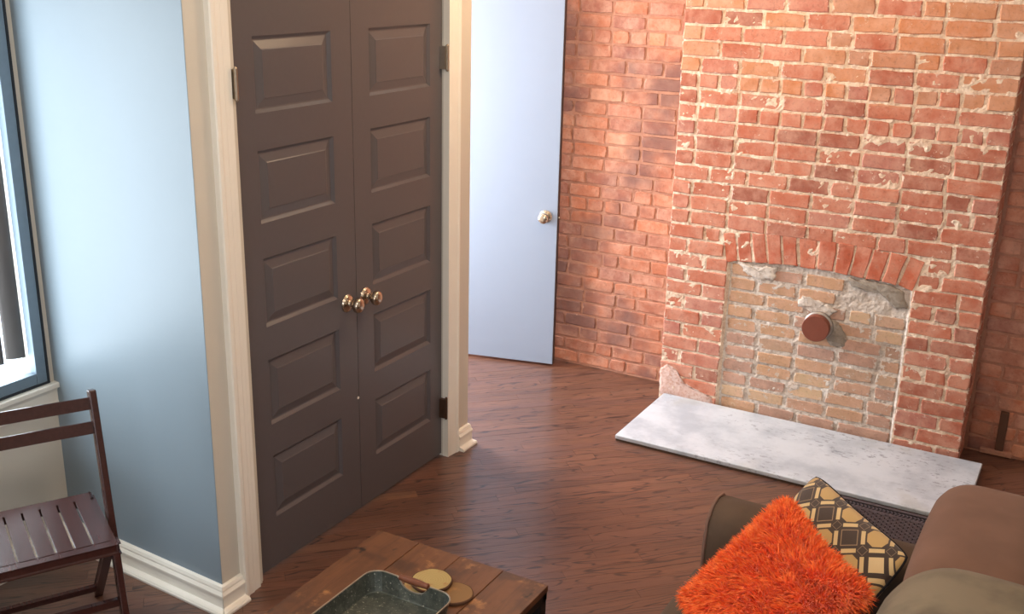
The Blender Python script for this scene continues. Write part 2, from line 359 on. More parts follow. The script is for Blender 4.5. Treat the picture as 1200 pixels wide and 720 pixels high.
def soft_box(name, b, mat, parent=None, r=0.06, puff=0.0, n=10, wob=0.0, seed=0, puff_axis=None):
    """rounded, slightly inflated upholstery block"""
    x0, x1, y0, y1, z0, z1 = b; c = Vector(((x0+x1)/2, (y0+y1)/2, (z0+z1)/2)); h = Vector(((x1-x0)/2, (y1-y0)/2, (z1-z0)/2))
    bm = bmesh.new(); bmesh.ops.create_cube(bm, size=2.0)
    bmesh.ops.subdivide_edges(bm, edges=bm.edges, cuts=n, use_grid_fill=True)
    for v in bm.verts:
        p = v.co.copy(); q = Vector()
        for i in range(3):                       # concentrate vertices near the rounded edges
            s = p[i]; q[i] = math.copysign(1-(1-abs(s))**1.6, s)*h[i]
        inner = Vector([max(-(h[i]-r), min(h[i]-r, q[i])) for i in range(3)])
        d = q-inner
        if d.length > 1e-6: q = inner + d.normalized()*r
        if puff:
            k = [1-(abs(q[i])/h[i])**2 for i in range(3)]; k = [max(0, a) for a in k]
            add = Vector()
            for i in range(3):
                if puff_axis is not None and i not in puff_axis: continue
                oth = [k[j] for j in range(3) if j != i]
                add[i] = math.copysign(puff*math.sqrt(oth[0]*oth[1]), q[i])*(abs(q[i])/h[i])
            q = q+add
        if wob: q = q + Vector((1, 1, 1))*0 + v.co.normalized()*wob*noise.noise(q*4+Vector((seed, 3, 1)))
        v.co = c+q
    return from_bm(name, bm, mat, parent, smooth=True)
def empty(name, loc=(0, 0, 0), rz=0.0):
    o = bpy.data.objects.new(name, None); C.objects.link(o); o.location = loc; o.rotation_euler = (0, 0, rz); o.empty_display_size = 0.1; return o
def tag(o, label, cat, group=None, kind=None):
    o['label'] = label; o['category'] = cat
    if group: o['group'] = group
    if kind: o['kind'] = kind
    return o
def struct(o, label=None, cat=None):
    o['kind'] = 'structure'
    if label: o['label'] = label
    if cat: o['category'] = cat
    return o

# ================================================================= THE SETTING
CEIL = 2.72
XC = -2.475            # closet door plane
XW = -2.452            # closet wall face
YB, YCH = 5.20, 5.005  # recessed brick wall, chimney front
CHX0, CHX1 = -1.894, -0.398
# ---- floor: oak strips laid on the diagonal
floor = struct(box_obj('floor', (-4.0, 2.3, -1.7, 5.4, -0.08, -0.014), 'subfloor'), 'reddish brown oak strip floor laid on the diagonal', 'floor')
PW = 0.0585
u45 = Vector((math.cos(PI/4), math.sin(PI/4), 0)); v45 = Vector((-u45.y, u45.x, 0))
plank_mesh = {}
def plank_me(L):
    k = round(L, 2)
    if k not in plank_mesh:
        bm = bmesh.new(); box(bm, -k/2+0.0005, k/2-0.0005, -PW/2+0.0004, PW/2-0.0004, -0.014, 0.0)
        me = bpy.data.meshes.new('plank'); bm.to_mesh(me); bm.free(); me.materials.append(M['plank']); plank_mesh[k] = me
    return plank_mesh[k], k
def inside_room(p): return -4.0 < p.x < 2.3 and -1.7 < p.y < 5.25
cands = []
rp = random.Random(11)
for k in range(-60, 165):
    wv = k*PW; t = -4.5 + rp.random()*0.8
    while t < 6.0:
        L = rp.choice([0.45, 0.6, 0.75, 0.9, 1.05, 1.2, 1.4]); c = u45*(t+L/2) + v45*wv
        if inside_room(c+u45*(L/2-0.02)) or inside_room(c-u45*(L/2-0.02)) or inside_room(c):
            vis = 0
            for q in np.linspace(-0.48, 0.48, 9):
                p = c+u45*(L*q); px = to_px(p)
                hid = (p.x < -2.52 and p.y < 3.95 and p.y > 2.4) or (p.x > -0.9 and p.y < 3.0) or (p.x > CHX0 and p.x < CHX1 and p.y > 4.45) or p.y > 5.2 or p.x < -3.245 and p.y < 2.4
                if -5 < px[0] < 1205 and -5 < px[1] < 730 and not hid and inside_room(p): vis += 1/(p.length**2)
            cands.append((vis*L, c, L))
        t += L
cands.sort(key=lambda a: -a[0])
rest = bmesh.new(); npl = 0
for vis, c, L in cands:
    if vis > 0 and npl < 300:
        me, k = plank_me(L); o = bpy.data.objects.new('plank', me); C.objects.link(o); o.parent = floor
        o.location = (c.x, c.y, rp.uniform(-0.0004, 0)); o.rotation_euler = (0, 0, PI/4); npl += 1
    else:
        vs = box(rest, -L/2, L/2, -PW/2+0.0004, PW/2-0.0004, -0.014, 0.0); mt = Matrix.Translation(c) @ Matrix.Rotation(PI/4, 4, 'Z')
        for v in vs: v.co = mt @ v.co
o = from_bm('plank_field', rest, 'plank', floor); o['kind'] = 'stuff'

# ---- bricks
def brick_mesh(L, Hh, dep, rng, nl=3):
    """irregular brick: jittered outline, worn arris, no back"""
    pts = []
    for i in range(nl+1): pts.append((-L/2 + L*i/nl, Hh/2))
    pts.append((L/2, 0.0))
    for i in range(nl+1): pts.append((L/2 - L*i/nl, -Hh/2))
    pts.append((-L/2, 0.0))
    out = []
    for i, (x, z) in enumerate(pts):
        cor = abs(abs(x)-L/2) < 1e-6 and abs(abs(z)-Hh/2) < 1e-6
        j = 0.0030; k = rng.uniform(0.0, 0.004) if cor else 0
        out.append((x + rng.uniform(-j, j) - math.copysign(k, x), z + rng.uniform(-j, j)*0.8 - math.copysign(k, z)*0.7))
    bm = bmesh.new(); ch = 0.0045
    f = []; s = []; b = []
    tx, tz = rng.uniform(-0.012, 0.012), rng.uniform(-0.03, 0.03)
    for x, z in out:
        ix = x*(1-2*ch/L); iz = z*(1-2*ch/Hh)
        f.append(bm.verts.new((ix, -dep + tx*x + tz*z + rng.uniform(-0.0006, 0.0006), iz)))
        s.append(bm.verts.new((x, -dep+ch*0.9 + rng.uniform(0, 0.0015), z))); b.append(bm.verts.new((x, 0.0, z)))
    n = len(out); bm.faces.new(f)
    for i in range(n):
        j = (i+1) % n; bm.faces.new((f[i], s[i], s[j], f[j])); bm.faces.new((s[i], b[i], b[j], s[j]))
    bmesh.ops.recalc_face_normals(bm, faces=bm.faces)
    me = bpy.data.meshes.new('brick'); bm.to_mesh(me); bm.free(); return me
rb = random.Random(5)
CH = 0.0743; BH = 0.0645; DEP = 0.04
LIB = {}
def lib(kind, mat):
    if (kind, mat) not in LIB:
        L = {'s': 0.19, 'h': 0.092, 'q': 0.135}[kind]; n = {'s': 14, 'h': 8, 'q': 6}[kind]; out = []
        for _ in range(n):
            me = brick_mesh(L, BH, DEP, rb, 3 if kind == 's' else 2); me.materials.append(M[mat]); out.append((me, L))
        LIB[(kind, mat)] = out
    return rb.choice(LIB[(kind, mat)])
def put_brick(x0, x1, z, mat, parent, yface, proud=0.0, rz=0.0, fixed=None, hs=1.0):
    """brick whose face spans x0..x1 at height z (centre); rz turns it for side faces where fixed gives the plane x"""
    L = x1-x0; kind = 's' if L > 0.16 else ('q' if L > 0.115 else 'h')
    me, ml = lib(kind, mat); o = bpy.data.objects.new('brick', me); C.objects.link(o); o.parent = parent
    if fixed is None: o.location = ((x0+x1)/2, yface+DEP-proud, z); o.rotation_euler = (rb.uniform(-.01, .01), rb.uniform(-.006, .006), 0)
    else: o.location = (fixed-DEP+proud, (x0+x1)/2, z); o.rotation_euler = (0, rb.uniform(-.006, .006), PI/2)
    o.scale = (L/ml*(1 if rb.random() < .5 else -1), 1, hs*rb.uniform(0.97, 1.03)*(1 if rb.random() < .5 else -1))
    return o
def row_spans(xa, xb, start, mode, j=0.011, rng=rb):
    """split a course into bricks"""
    out = []; x = xa; first = True
    while x < xb-0.02:
        if mode == 'h': L = rng.uniform(0.094, 0.106)
        else:
            L = rng.uniform(0.188, 0.204)
            if rng.random() < 0.10: L = rng.uniform(0.095, 0.13)
        if first and start: L = start
        first = False
        e = min(x+L, xb)
        if xb-e < 0.06: e = xb
        out.append((x, e-j if e < xb else e)); x = e
    return [(a, b) for a, b in out if b-a > 0.03]
def wall_grid(bm, xa, xb, za, zb, step, yfun):
    nx = int((xb-xa)/step); nz = int((zb-za)/step)
    V = [[bm.verts.new((xa+(xb-xa)*i/nx, yfun(xa+(xb-xa)*i/nx, za+(zb-za)*j/nz), za+(zb-za)*j/nz)) for i in range(nx+1)] for j in range(nz+1)]
    for j in range(nz):
        for i in range(nx): bm.faces.new((V[j][i], V[j][i+1], V[j+1][i+1], V[j+1][i]))

# chimney breast: front with walled-up fireplace under a low arch
OPX0, OPX1 = -1.572, -0.706
arch = [(-1.623, .935, -1.592, .785), (-1.549, .942, -1.525, .800), (-1.477, .953, -1.448, .806), (-1.403, .958, -1.377, .814), (-1.328, .964, -1.308, .819),
        (-1.248, .966, -1.231, .822), (-1.150, .968, -1.145, .823), (-1.060, .967, -1.062, .821), (-.975, .964, -.991, .818), (-.893, .958, -.921, .814),
        (-.818, .954, -.846, .812), (-.737, .944, -.773, .806), (-.660, .931, -.699, .786)]
def arch_inner(x):
    for a, b in zip(arch, arch[1:]):
        if a[2] <= x <= b[2]: return a[3] + (b[3]-a[3])*(x-a[2])/(b[2]-a[2])
    return 0.78
def chim_y(x, z):
    n = noise.noise((x*23, z*27, 1.3))*0.0055 + noise.noise((x*70, z*70, 4))*0.003
    base = YCH + 0.002
    if OPX0 < x < OPX1 and z < arch_inner(x): base = YCH + 0.0150
    # plaster still clinging to the foot of the left side
    lump = max(0.0, 1-((x+1.84)/0.085)**2) * max(0.0, 1-(z/0.17)**4)
    return base + n - lump*(0.010 + 0.006*noise.noise((x*40, z*40, 9)))
bm = bmesh.new()
box(bm, CHX0+0.004, CHX1-0.004, YCH+0.045, YB+0.1, -0.02, CEIL)
wall_grid(bm, CHX0+0.003, CHX1-0.004, -0.02, 2.25, 0.0115, chim_y)
for f in bm.faces:
    c = f.calc_center_median()
    if OPX0 < c.x < OPX1 and c.z < arch_inner(c.x) and c.y < YCH+0.04: f.material_index = 1
box(bm, CHX0+0.003, CHX1-0.004, YCH+0.003, YCH+0.05, 2.25, CEIL)
box(bm, CHX1-0.030, CHX1-0.0045, YCH+0.004, YB, -0.02, 2.25); box(bm, CHX0+0.003, CHX0+0.03, YCH+0.004, YB, -0.02, 2.25)
wall_chimney = struct(from_bm('wall_chimney', bm, 'mortar'), 'red brick chimney breast with cream mortar and walled-up fireplace', 'brick wall')
wall_chimney.data.materials.append(M['mortar_infill'])
Z0 = -0.013
upper = bmesh.new()
for r in range(0, 37):
    z = Z0 + r*CH + CH/2
    mode = 'h' if r in (22, 20, 29) else 's'
    st = 0.105 if r % 2 else None
    if z+BH/2 < 0.80: segs = [(CHX0, OPX0-0.008), (OPX1+0.008, CHX1)]
    elif z-BH/2 < 0.955: segs = [(CHX0, -1.632 if z > .87 else -1.605), (-0.652 if z > .87 else -0.685, CHX1)]
    else: segs = [(CHX0, CHX1)]
    if r < 29:
        for xa, xb in segs:
            for a, b in row_spans(xa, xb, st, mode):
                if b < -1.70 and z < 0.06: continue          # covered by plaster
                hs = 1.0
                put_brick(a, b, z, 'brick', wall_chimney, YCH, rb.uniform(-0.001, 0.006), hs=hs)
        for a, b in ([(YCH+0.004, YCH+0.100), (YCH+0.111, YB-0.004)] if r % 2 else [(YCH+0.004, YB-0.004)]):
            put_brick(a, b, z, 'brick', wall_chimney, 0, 0.0, fixed=CHX1)
    else:
        for a, b in row_spans(CHX0, CHX1, st, mode): box(upper, a, b, YCH-0.003, YCH+0.01, z-BH/2, z+BH/2)
o = from_bm('upper_bricks', upper, 'brick', wall_chimney); o['kind'] = 'stuff'
for a, b in zip(arch, arch[1:]):                       # soldier bricks of the arch
    g = 0.0055; q = [(a[0]+g, a[1]), (b[0]-g, b[1]), (b[2]-g, b[3]), (a[2]+g, a[3])]
    cx = sum(p[0] for p in q)/4; cz = sum(p[1] for p in q)/4
    bm = bmesh.new(); f = []; s = []; k = []; P2 = []
    for i in range(4):
        p, n_ = q[i], q[(i+1) % 4]; P2 += [p, ((p[0]*0.6+n_[0]*0.4)+rb.uniform(-.003, .003), (p[1]*0.6+n_[1]*0.4)+rb.uniform(-.003, .003))]
    for x, z in P2:
        x += rb.uniform(-.0025, .0025)-cx; z += rb.uniform(-.0025, .0025)-cz
        f.append(bm.verts.new((x*0.90, -0.04+rb.uniform(-.001, .001), z*0.95))); s.append(bm.verts.new((x, -0.036, z))); k.append(bm.verts.new((x, 0.01, z)))
    bm.faces.new(f); n = len(f)
    for i in range(n):
        j = (i+1) % n; bm.faces.new((f[i], s[i], s[j], f[j])); bm.faces.new((s[i], k[i], k[j], s[j]))
    o = from_bm('arch_brick', bm, 'brick_arch', wall_chimney); o.location = (cx, YCH+0.04-rb.uniform(0, 0.006), cz)
for r in range(0, 12):                                  # tan bricks closing the fireplace
    z = 0.008 + r*0.0715 + 0.0357
    for a, b in row_spans(OPX0+0.012, OPX1-0.010, rb.choice([0.1, 0.14, None, 0.17]), 's', 0.017):
        mid = (a+b)/2
        if z+0.03 > min(arch_inner(a+.01), arch_inner(b-.01)): continue
        if -1.0 < mid < -0.74 and z > 0.68: continue     # under the cement
        put_brick(a, b, z+rb.uniform(-.003, .003), 'brick_infill', wall_chimney, YCH+0.012, rb.uniform(-0.001, 0.005), hs=0.88)
def patch(name, pts, yb, th, mat, parent, seed):
    """lumpy trowelled patch with an irregular outline"""
    cx = sum(p[0] for p in pts)/len(pts); cz = sum(p[1] for p in pts)/len(pts)
    out = []
    for i in range(len(pts)):
        p, q = pts[i], pts[(i+1) % len(pts)]
        for k in range(6):
            t = k/6; x = p[0]+(q[0]-p[0])*t; z = p[1]+(q[1]-p[1])*t
            out.append((x+0.012*noise.noise((x*50, z*50, seed)), z+0.012*noise.noise((x*50, z*50, seed+7))))
    bm = bmesh.new(); rings = []
    for s, d in ((1.0, 0.012), (0.98, -th*0.5), (0.9, -th), (0.6, -th*1.05), (0.3, -th), (0.05, -th)):
        rings.append([bm.verts.new((cx+(x-cx)*s, yb+d+0.003*noise.noise((x*60*s, z*60, seed)), cz+(z-cz)*s)) for x, z in out])
    for A, B in zip(rings, rings[1:]):
        for i in range(len(out)): j = (i+1) % len(out); bm.faces.new((A[i], A[j], B[j], B[i]))
    bm.faces.new(rings[-1]); return from_bm(name, bm, mat, parent, smooth=True)
patch('cement_patch', [(-1.01, .80), (-0.90, .808), (-0.80, .80), (-0.735, .775), (-0.715, .70), (-0.76, .69), (-0.80, .745), (-0.90, .755), (-0.98, .765)], YCH+0.010, 0.010, 'cement', wall_chimney, 2.0)
patch('cement_patch', [(-1.06, .60), (-1.0, .56), (-0.96, .50), (-0.98, .455), (-1.04, .455), (-1.07, .50)], YCH+0.010, 0.005, 'cement', wall_chimney, 5.0)
patch('cement_patch', [(-1.53, .80), (-1.42, .79), (-1.33, .80), (-1.34, .74), (-1.42, .725), (-1.50, .75)], YCH+0.010, 0.007, 'mortar_infill', wall_chimney, 8.0)
patch('cement_patch', [(-1.20, .68), (-1.10, .67), (-1.03, .63), (-1.06, .60), (-1.15, .605), (-1.22, .63)], YCH+0.010, 0.006, 'mortar_infill', wall_chimney, 11.0)
patch('plaster_patch', [(-1.893, .02), (-1.893, .165), (-1.86, .20), (-1.81, .18), (-1.76, .11), (-1.68, .085), (-1.60, .06), (-1.59, .02)], YCH+0.002, 0.011, 'plaster', wall_chimney, 15.0)

# recessed brick wall either side
def back_y(x, z): return YB + 0.0035 + noise.noise((x*22, z*25, 7.7))*0.003 + noise.noise((x*70, z*70, 2))*0.0015
bm = bmesh.new()
box(bm, -4.0, 2.3, YB+0.03, YB+0.2, -0.02, CEIL)
wall_grid(bm, -2.9, CHX0+0.02, -0.02, 2.3, 0.014, back_y); wall_grid(bm, CHX1-0.02, 0.45, -0.02, 2.3, 0.02, back_y)
for b in ((-4.0, -2.9, -0.02, CEIL), (0.45, 2.3, -0.02, CEIL), (-2.9, CHX0+.02, 2.3, CEIL), (CHX1-.02, 0.45, 2.3, CEIL)): box(bm, b[0], b[1], YB+0.003, YB+0.05, b[2], b[3])
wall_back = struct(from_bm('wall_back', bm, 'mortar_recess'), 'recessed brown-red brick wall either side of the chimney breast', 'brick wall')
far = bmesh.new()
for r in range(0, 37):
    z = 0.004 + r*CH + CH/2
    for xa, xb, vis in ((-4.0, -2.86, 0), (-2.86, CHX0-0.004, 1), (CHX1+0.006, 0.30, 1), (0.30, 2.3, 0)):
        for a, b in row_spans(xa+0.006, xb, 0.105 if r % 2 else None, 'h' if r in (12, 24) else 's', 0.010):
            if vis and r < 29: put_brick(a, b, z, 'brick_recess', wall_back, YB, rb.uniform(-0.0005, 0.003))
            else: box(far, a, b, YB-0.003, YB+0.01, z-BH/2, z+BH/2)
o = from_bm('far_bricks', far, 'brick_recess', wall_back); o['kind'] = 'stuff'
bm = bmesh.new(); box(bm, -0.262, -0.225, YB-0.014, YB+0.01, 0.03, 0.225, 0.003); from_bm('wood_strip', bm, 'pine', wall_back)
bm = bmesh.new(); box(bm, -0.325, -0.185, YB-0.02, YB+0.01, 0.005, 0.03, 0.004); from_bm('mortar_ledge', bm, 'mortar_recess', wall_back)

# ---- closet block
bm = bmesh.new()
box(bm, -2.468, XW, 2.365, 2.560, -0.02, CEIL); box(bm, -2.56, -2.46, 2.42, 2.572, -0.02, CEIL); box(bm, -2.56, XW, 3.799, 3.982, -0.02, CEIL); box(bm, -2.56, XW, 2.5, 3.9, 2.112, CEIL)
wall_closet = struct(from_bm('wall_closet', bm, 'beige'), 'greige painted closet wall framing the charcoal double doors', 'wall')
bm = bmesh.new()
BLX0, BLY0 = -3.285, 2.405
vs = [bm.verts.new((x, y, z)) for z in (-0.02, CEIL) for x, y in ((XW-0.0015, 2.363), (BLX0-0.1, BLY0+0.005), (BLX0-0.1, BLY0+0.1), (XW-0.0015, 2.46))]
for i in range(4): bm.faces.new((vs[i], vs[(i+1) % 4], vs[4+(i+1) % 4], vs[4+i]))
bm.faces.new(vs[:4]); bm.faces.new(vs[4:][::-1])
wall_blue = struct(from_bm('wall_left', bm, 'blue'), 'pale wall tinted blue-grey for cool window light, between the window and the closet', 'wall')
wall_hall = struct(box_obj('wall_hall', (-4.0, -2.47, 3.88, 3.98, -0.02, CEIL), 'beige'), 'greige hall side of the closet', 'wall')
struct(box_obj('ceiling', (-4.0, 2.4, -1.8, 5.4, CEIL, CEIL+0.1), 'ceil'), 'plain white ceiling', 'ceiling')
struct(box_obj('wall_right', (2.3, 2.4, -1.8, 5.4, -0.02, CEIL), 'beige'), 'greige side wall', 'wall')
def holed(bm, axis, pos, th, a0, a1, h):
    """wall on axis plane with an opening h = (b0, b1, z0, z1)"""
    b0, b1, z0, z1 = h
    for (p, q, r, s) in ((a0, b0, -0.02, CEIL), (b1, a1, -0.02, CEIL), (b0, b1, -0.02, z0), (b0, b1, z1, CEIL)):
        if axis == 'x': box(bm, pos-th, pos, p, q, r, s)
        else: box(bm, p, q, pos-th, pos, r, s)
WZ0, WZ1, WY0, WY1 = 0.670, 2.20, 1.30, 2.384
bm = bmesh.new(); holed(bm, 'x', BLX0, 0.14, -1.8, 2.41, (WY0, WY1, WZ0, WZ1))
wall_window = struct(from_bm('wall_window', bm, 'beige'), 'greige wall below and around the side window', 'wall')
bm = bmesh.new(); holed(bm, 'x', -3.95, 0.08, 3.9, 5.3, (4.04, 4.90, 0.25, 2.35)); struct(from_bm('wall_hall_end', bm, 'beige'), 'greige end wall of the hall', 'wall')
bm = bmesh.new(); holed(bm, 'y', -1.7, 0.1, -3.4, 2.4, (-1.0, 1.2, 0.8, 2.3)); struct(from_bm('wall_front', bm, 'beige'), 'greige wall facing the chimney', 'wall')  # opening added to let the soft fill light in

# ---- baseboards
BB = [(0, 0), (0.046, 0.0), (0.047, 0.008), (0.042, 0.015), (0.028, 0.018), (0.022, 0.021), (0.021, 0.058), (0.025, 0.062), (0.025, 0.070), (0.017, 0.081), (0.017, 0.086), (0.012, 0.096), (0.004, 0.099), (0, 0.099)]
nb = Vector((-(BLY0-2.363), -(XW-BLX0), 0)); nb = Vector((nb.x, nb.y, 0)).normalized(); nb = -nb if nb.y > 0 else nb
bm = bmesh.new(); extrude_profile(bm, BB, (XW, 2.363, 0), (BLX0, BLY0, 0), nb, m0=-1.0); struct(from_bm('baseboard_left', bm, 'white'), 'white moulded baseboard along the blue-grey wall', 'baseboard')
bm = bmesh.new(); extrude_profile(bm, BB, (XW, 2.363, 0), (XW, 2.450, 0), Vector((1, 0, 0)), m0=-1.0); struct(from_bm('baseboard_corner', bm, 'white'), 'short white baseboard between corner and closet casing', 'baseboard')
bm = bmesh.new(); extrude_profile(bm, BB, (XW, 3.877, 0), (XW, 3.982, 0), Vector((1, 0, 0)), m1=0.3); struct(from_bm('baseboard_closet', bm, 'white'), 'short white baseboard at the hall end of the closet', 'baseboard')
bm = bmesh.new(); extrude_profile(bm, BB, (BLX0, BLY0, 0), (BLX0, -1.7, 0), Vector((1, 0, 0))); struct(from_bm('baseboard_window', bm, 'white'), 'white baseboard under the side window', 'baseboard')

# ---- closet casing
CP = [(0, 0), (0.020, 0.0), (0.024, 0.004), (0.024, 0.018), (0.019, 0.024), (0.017, 0.030), (0.017, 0.050), (0.013, 0.056), (0.013, 0.070), (0.012, 0.076), (0.012, 0.088), (-0.02, 0.088), (-0.02, 0.06), (0, 0.06)]
bm = bmesh.new(); extrude_profile(bm, CP, (XW, 2.450, -0.001), (XW, 2.450, 2.195), Vector((1, 0, 0)), Vector((0, 1, 0))); struct(from_bm('trim_1', bm, 'white'), 'white moulded casing on the corner side of the closet doors', 'trim')
CP2 = [(0, 0), (0.018, 0.0), (0.020, -0.003), (0.020, -0.012), (0.016, -0.018), (0.014, -0.030), (0.012, -0.056), (0.010, -0.064), (0.010, -0.079), (-0.02, -0.079), (-0.02, -0.06), (0, -0.06)]
bm = bmesh.new(); extrude_profile(bm, CP2, (XW, 3.876, -0.001), (XW, 3.876, 2.195), Vector((1, 0, 0)), Vector((0, 1, 0))); struct(from_bm('trim_2', bm, 'white'), 'white moulded casing on the hall side of the closet doors', 'trim')
bm = bmesh.new(); extrude_profile(bm, [(a, b) for a, b in CP], (XW, 2.450, 2.097), (XW, 3.876, 2.097), Vector((1, 0, 0)), Vector((0, 0, 1))); struct(from_bm('trim_3', bm, 'white'), 'white head casing over the closet doors', 'trim')

# ---- doors
KNOB = [(0, 0), (0.033, 0), (0.034, 0.004), (0.029, 0.009), (0.016, 0.012), (0.011, 0.016), (0.011, 0.030), (0.014, 0.036), (0.024, 0.040), (0.029, 0.047), (0.029, 0.058), (0.025, 0.066), (0.012, 0.070), (0, 0.071)]
def knob(parent, loc, axis, mat='nickel', s=1.0):
    bm = bmesh.new(); lathe(bm, [(r*s, h*s) for r, h in KNOB], (0, 0, 0), axis, 28); o = from_bm('knob', bm, mat, parent, smooth=True); o.location = loc
    bm = bmesh.new(); lathe(bm, [(0.0335*s, 0.0), (0.036*s, 0.001), (0.036*s, 0.003), (0.031*s, 0.006), (0.02*s, 0.006)], (0, 0, 0), axis, 28); from_bm('rosette', bm, mat, o, smooth=True)
    return o
PTOP = [1.942-0.3715*i for i in range(5)]; PH = 0.248
def panel_door(name, y0, y1, p0, p1, label):
    """five-panel leaf in the closet plane"""
    XF = XC - 0.004
    bm = bmesh.new(); zb, zt = 0.012, 2.10
    box(bm, XF-0.035, XF, y0, p0, zb, zt); box(bm, XF-0.035, XF, p1, y1, zb, zt)
    edges = [zb] + [v for t in reversed(PTOP) for v in (t-PH, t)] + [zt]
    for i in range(0, len(edges), 2): box(bm, XF-0.035, XF, p0, p1, edges[i], edges[i+1])
    d = struct(from_bm(name, bm, 'door'), label, 'door')
    for t in PTOP:
        bm = bmesh.new(); rings = []
        for ins, dx in ((0.0, -0.0005), (0.004, -0.004), (0.010, -0.010), (0.015, -0.011), (0.017, -0.0105), (0.043, -0.0035), (0.046, -0.0015)):
            rings.append([bm.verts.new((XF+dx, y, z)) for y, z in ((p0+ins, t-PH+ins), (p1-ins, t-PH+ins), (p1-ins, t-ins), (p0+ins, t-ins))])
        for A, B in zip(rings, rings[1:]):
            for i in range(4): bm.faces.new((A[i], A[(i+1) % 4], B[(i+1) % 4], B[i]))
        bm.faces.new(rings[-1])
        back = [bm.verts.new((XF-0.02, v.co.y, v.co.z)) for v in rings[0]]
        for i in range(4): bm.faces.new((rings[0][i], rings[0][(i+1) % 4], back[(i+1) % 4], back[i]))
        bm.faces.new(back); from_bm('panel', bm, 'door', d)
    return d
DY0, DYM, DY1 = 2.562, 3.192, 3.796
d1 = panel_door('door_1', DY0, DYM-0.0015, 2.680, 3.078, 'charcoal five-panel closet door leaf beside the blue-grey wall')
d2 = panel_door('door_2', DYM+0.0015, DY1, 3.300, 3.708, 'charcoal five-panel closet door leaf on the hall side')
knob(d1, (XC-0.004, 3.134, 0.918), (1, 0, 0)); knob(d2, (XC-0.004, 3.250, 0.918), (1, 0, 0))
def hinge(parent, y, z, mat, s, XK=XW+0.002):
    bm = bmesh.new(); tube(bm, [(XK, y, z), (XK, y, z+0.098)], 0.0065, 10); box(bm, XC-0.004, XK-0.002, y-0.003, y+0.013*s if s > 0 else y+0.003, z+0.003, z+0.095) if s > 0 else box(bm, XC-0.004, XK-0.002, y-0.013, y+0.003, z+0.003, z+0.095)
    o = from_bm('hinge', bm, mat, parent)
    bm = bmesh.new(); tube(bm, [(XK, y, z-0.006), (XK, y, z)], [0.003, 0.007], 8); tube(bm, [(XK, y, z+0.098), (XK, y, z+0.104)], [0.007, 0.003], 8); from_bm('hinge_pin', bm, mat, o)
hinge(d1, 2.5465, 1.755, 'hinge', 1, XW+0.021)
hinge(d2, 3.792, 1.755, 'hinge', -1); hinge(d2, 3.792, 0.195, 'hinge_dark', -1)
bm = bmesh.new(); lathe(bm, [(0.0, 0.0), (0.006, 0), (0.006, 0.002), (0, 0.003)], (XC-0.004, 3.186, 0.505), (1, 0, 0), 8); o = from_bm('paint_chip', bm, 'white', d1)

A3 = math.radians(13.5)
d3 = empty('door_3', (-2.570, 5.085, 0), A3); struct(d3, 'open pale flush door with round knob in front of the brick wall', 'door')
W3 = 0.80
bm = bmesh.new(); box(bm, -W3, -0.003, 0.0, 0.036, 0.014, 2.10, 0.002); from_bm('leaf', bm, 'paledoor', d3)
bm = bmesh.new(); box(bm, -0.004, 0.0, 0.002, 0.037, 0.014, 2.10); from_bm('edge_strip', bm, 'edge', d3)
knob(d3, (-0.068, 0.0, 0.866), (0, -1, 0)); knob(d3, (-0.068, 0.036, 0.866), (0, 1, 0))
bm = bmesh.new(); lathe(bm, [(0.009, 0), (0.009, 0.008), (0, 0.011)], (0, 0.018, 0.862), (1, 0, 0), 10); from_bm('latch', bm, 'nickel', d3)

# ---- side window with its metal frame, stool and glass
win = empty('window_1', (BLX0, 1.45, WZ0)); struct(win, 'metal framed side window with bright daylight', 'window'); wl = (BLX0, 1.45, WZ0)
def wbox(name, b, mat, parent=win, bev=0.002):
    bm = bmesh.new(); box(bm, b[0]-wl[0], b[1]-wl[0], b[2]-wl[1], b[3]-wl[1], b[4]-wl[2], b[5]-wl[2], bev); return from_bm(name, bm, mat, parent)
FX0, FX1 = BLX0-0.030, BLX0+0.006
wbox('jamb', (FX0, FX1, WY1-0.052, WY1-0.010, WZ0+0.008, WZ1-0.01), 'alu'); wbox('jamb', (FX0, FX1, WY0+0.01, WY0+0.052, WZ0+0.008, WZ1-0.01), 'alu')
wbox('bottom_rail', (FX0, FX1-0.002, WY0+0.052, WY1-0.052, WZ0+0.008, WZ0+0.050), 'alu'); wbox('top_rail', (FX0, FX1-0.002, WY0+0.052, WY1-0.052, WZ1-0.05, WZ1-0.01), 'alu')
wbox('shadow_gap', (FX0, FX1+0.002, WY1-0.010, WY1-0.001, WZ0, WZ1-0.001), 'gap_shadow', bev=0); wbox('shadow_gap', (FX0, FX1+0.002, WY0+0.001, WY1-0.010, WZ0+0.0005, WZ0+0.008), 'gap_shadow', bev=0)  # black strips drawn where the frame edge is only in shadow
wbox('pane', (BLX0-0.105, BLX0-0.101, WY0+0.002, WY1-0.002, WZ0+0.002, WZ1-0.002), 'glass', bev=0)
struct(box_obj('trim_4', (BLX0-0.001, BLX0+0.030, WY0-0.05, 2.412, WZ0-0.022, WZ0-0.001), 'white', bev=0.004), 'white window stool under the metal frame', 'trim')
bm = bmesh.new(); extrude_profile(bm, [(0, 0), (0.014, 0.0), (0.016, 0.01), (0.013, 0.02), (0.013, 0.055), (0.018, 0.07), (0, 0.07)], (BLX0, WY0-0.05, WZ0-0.093), (BLX0, 2.410, WZ0-0.093), Vector((1, 0, 0)))
struct(from_bm('trim_5', bm, 'white'), 'white apron board below the window stool', 'trim')
vb = empty('vertical_blind', (BLX0-0.062, 2.1, WZ1-0.06)); tag(vb, 'dark grey vertical blind drawn to the corner end of the side window', 'blind')
bm = bmesh.new(); box(bm, -0.02, 0.02, -0.77, 0.270, 0.0, 0.03, 0.003); from_bm('headrail', bm, 'blind', vb)
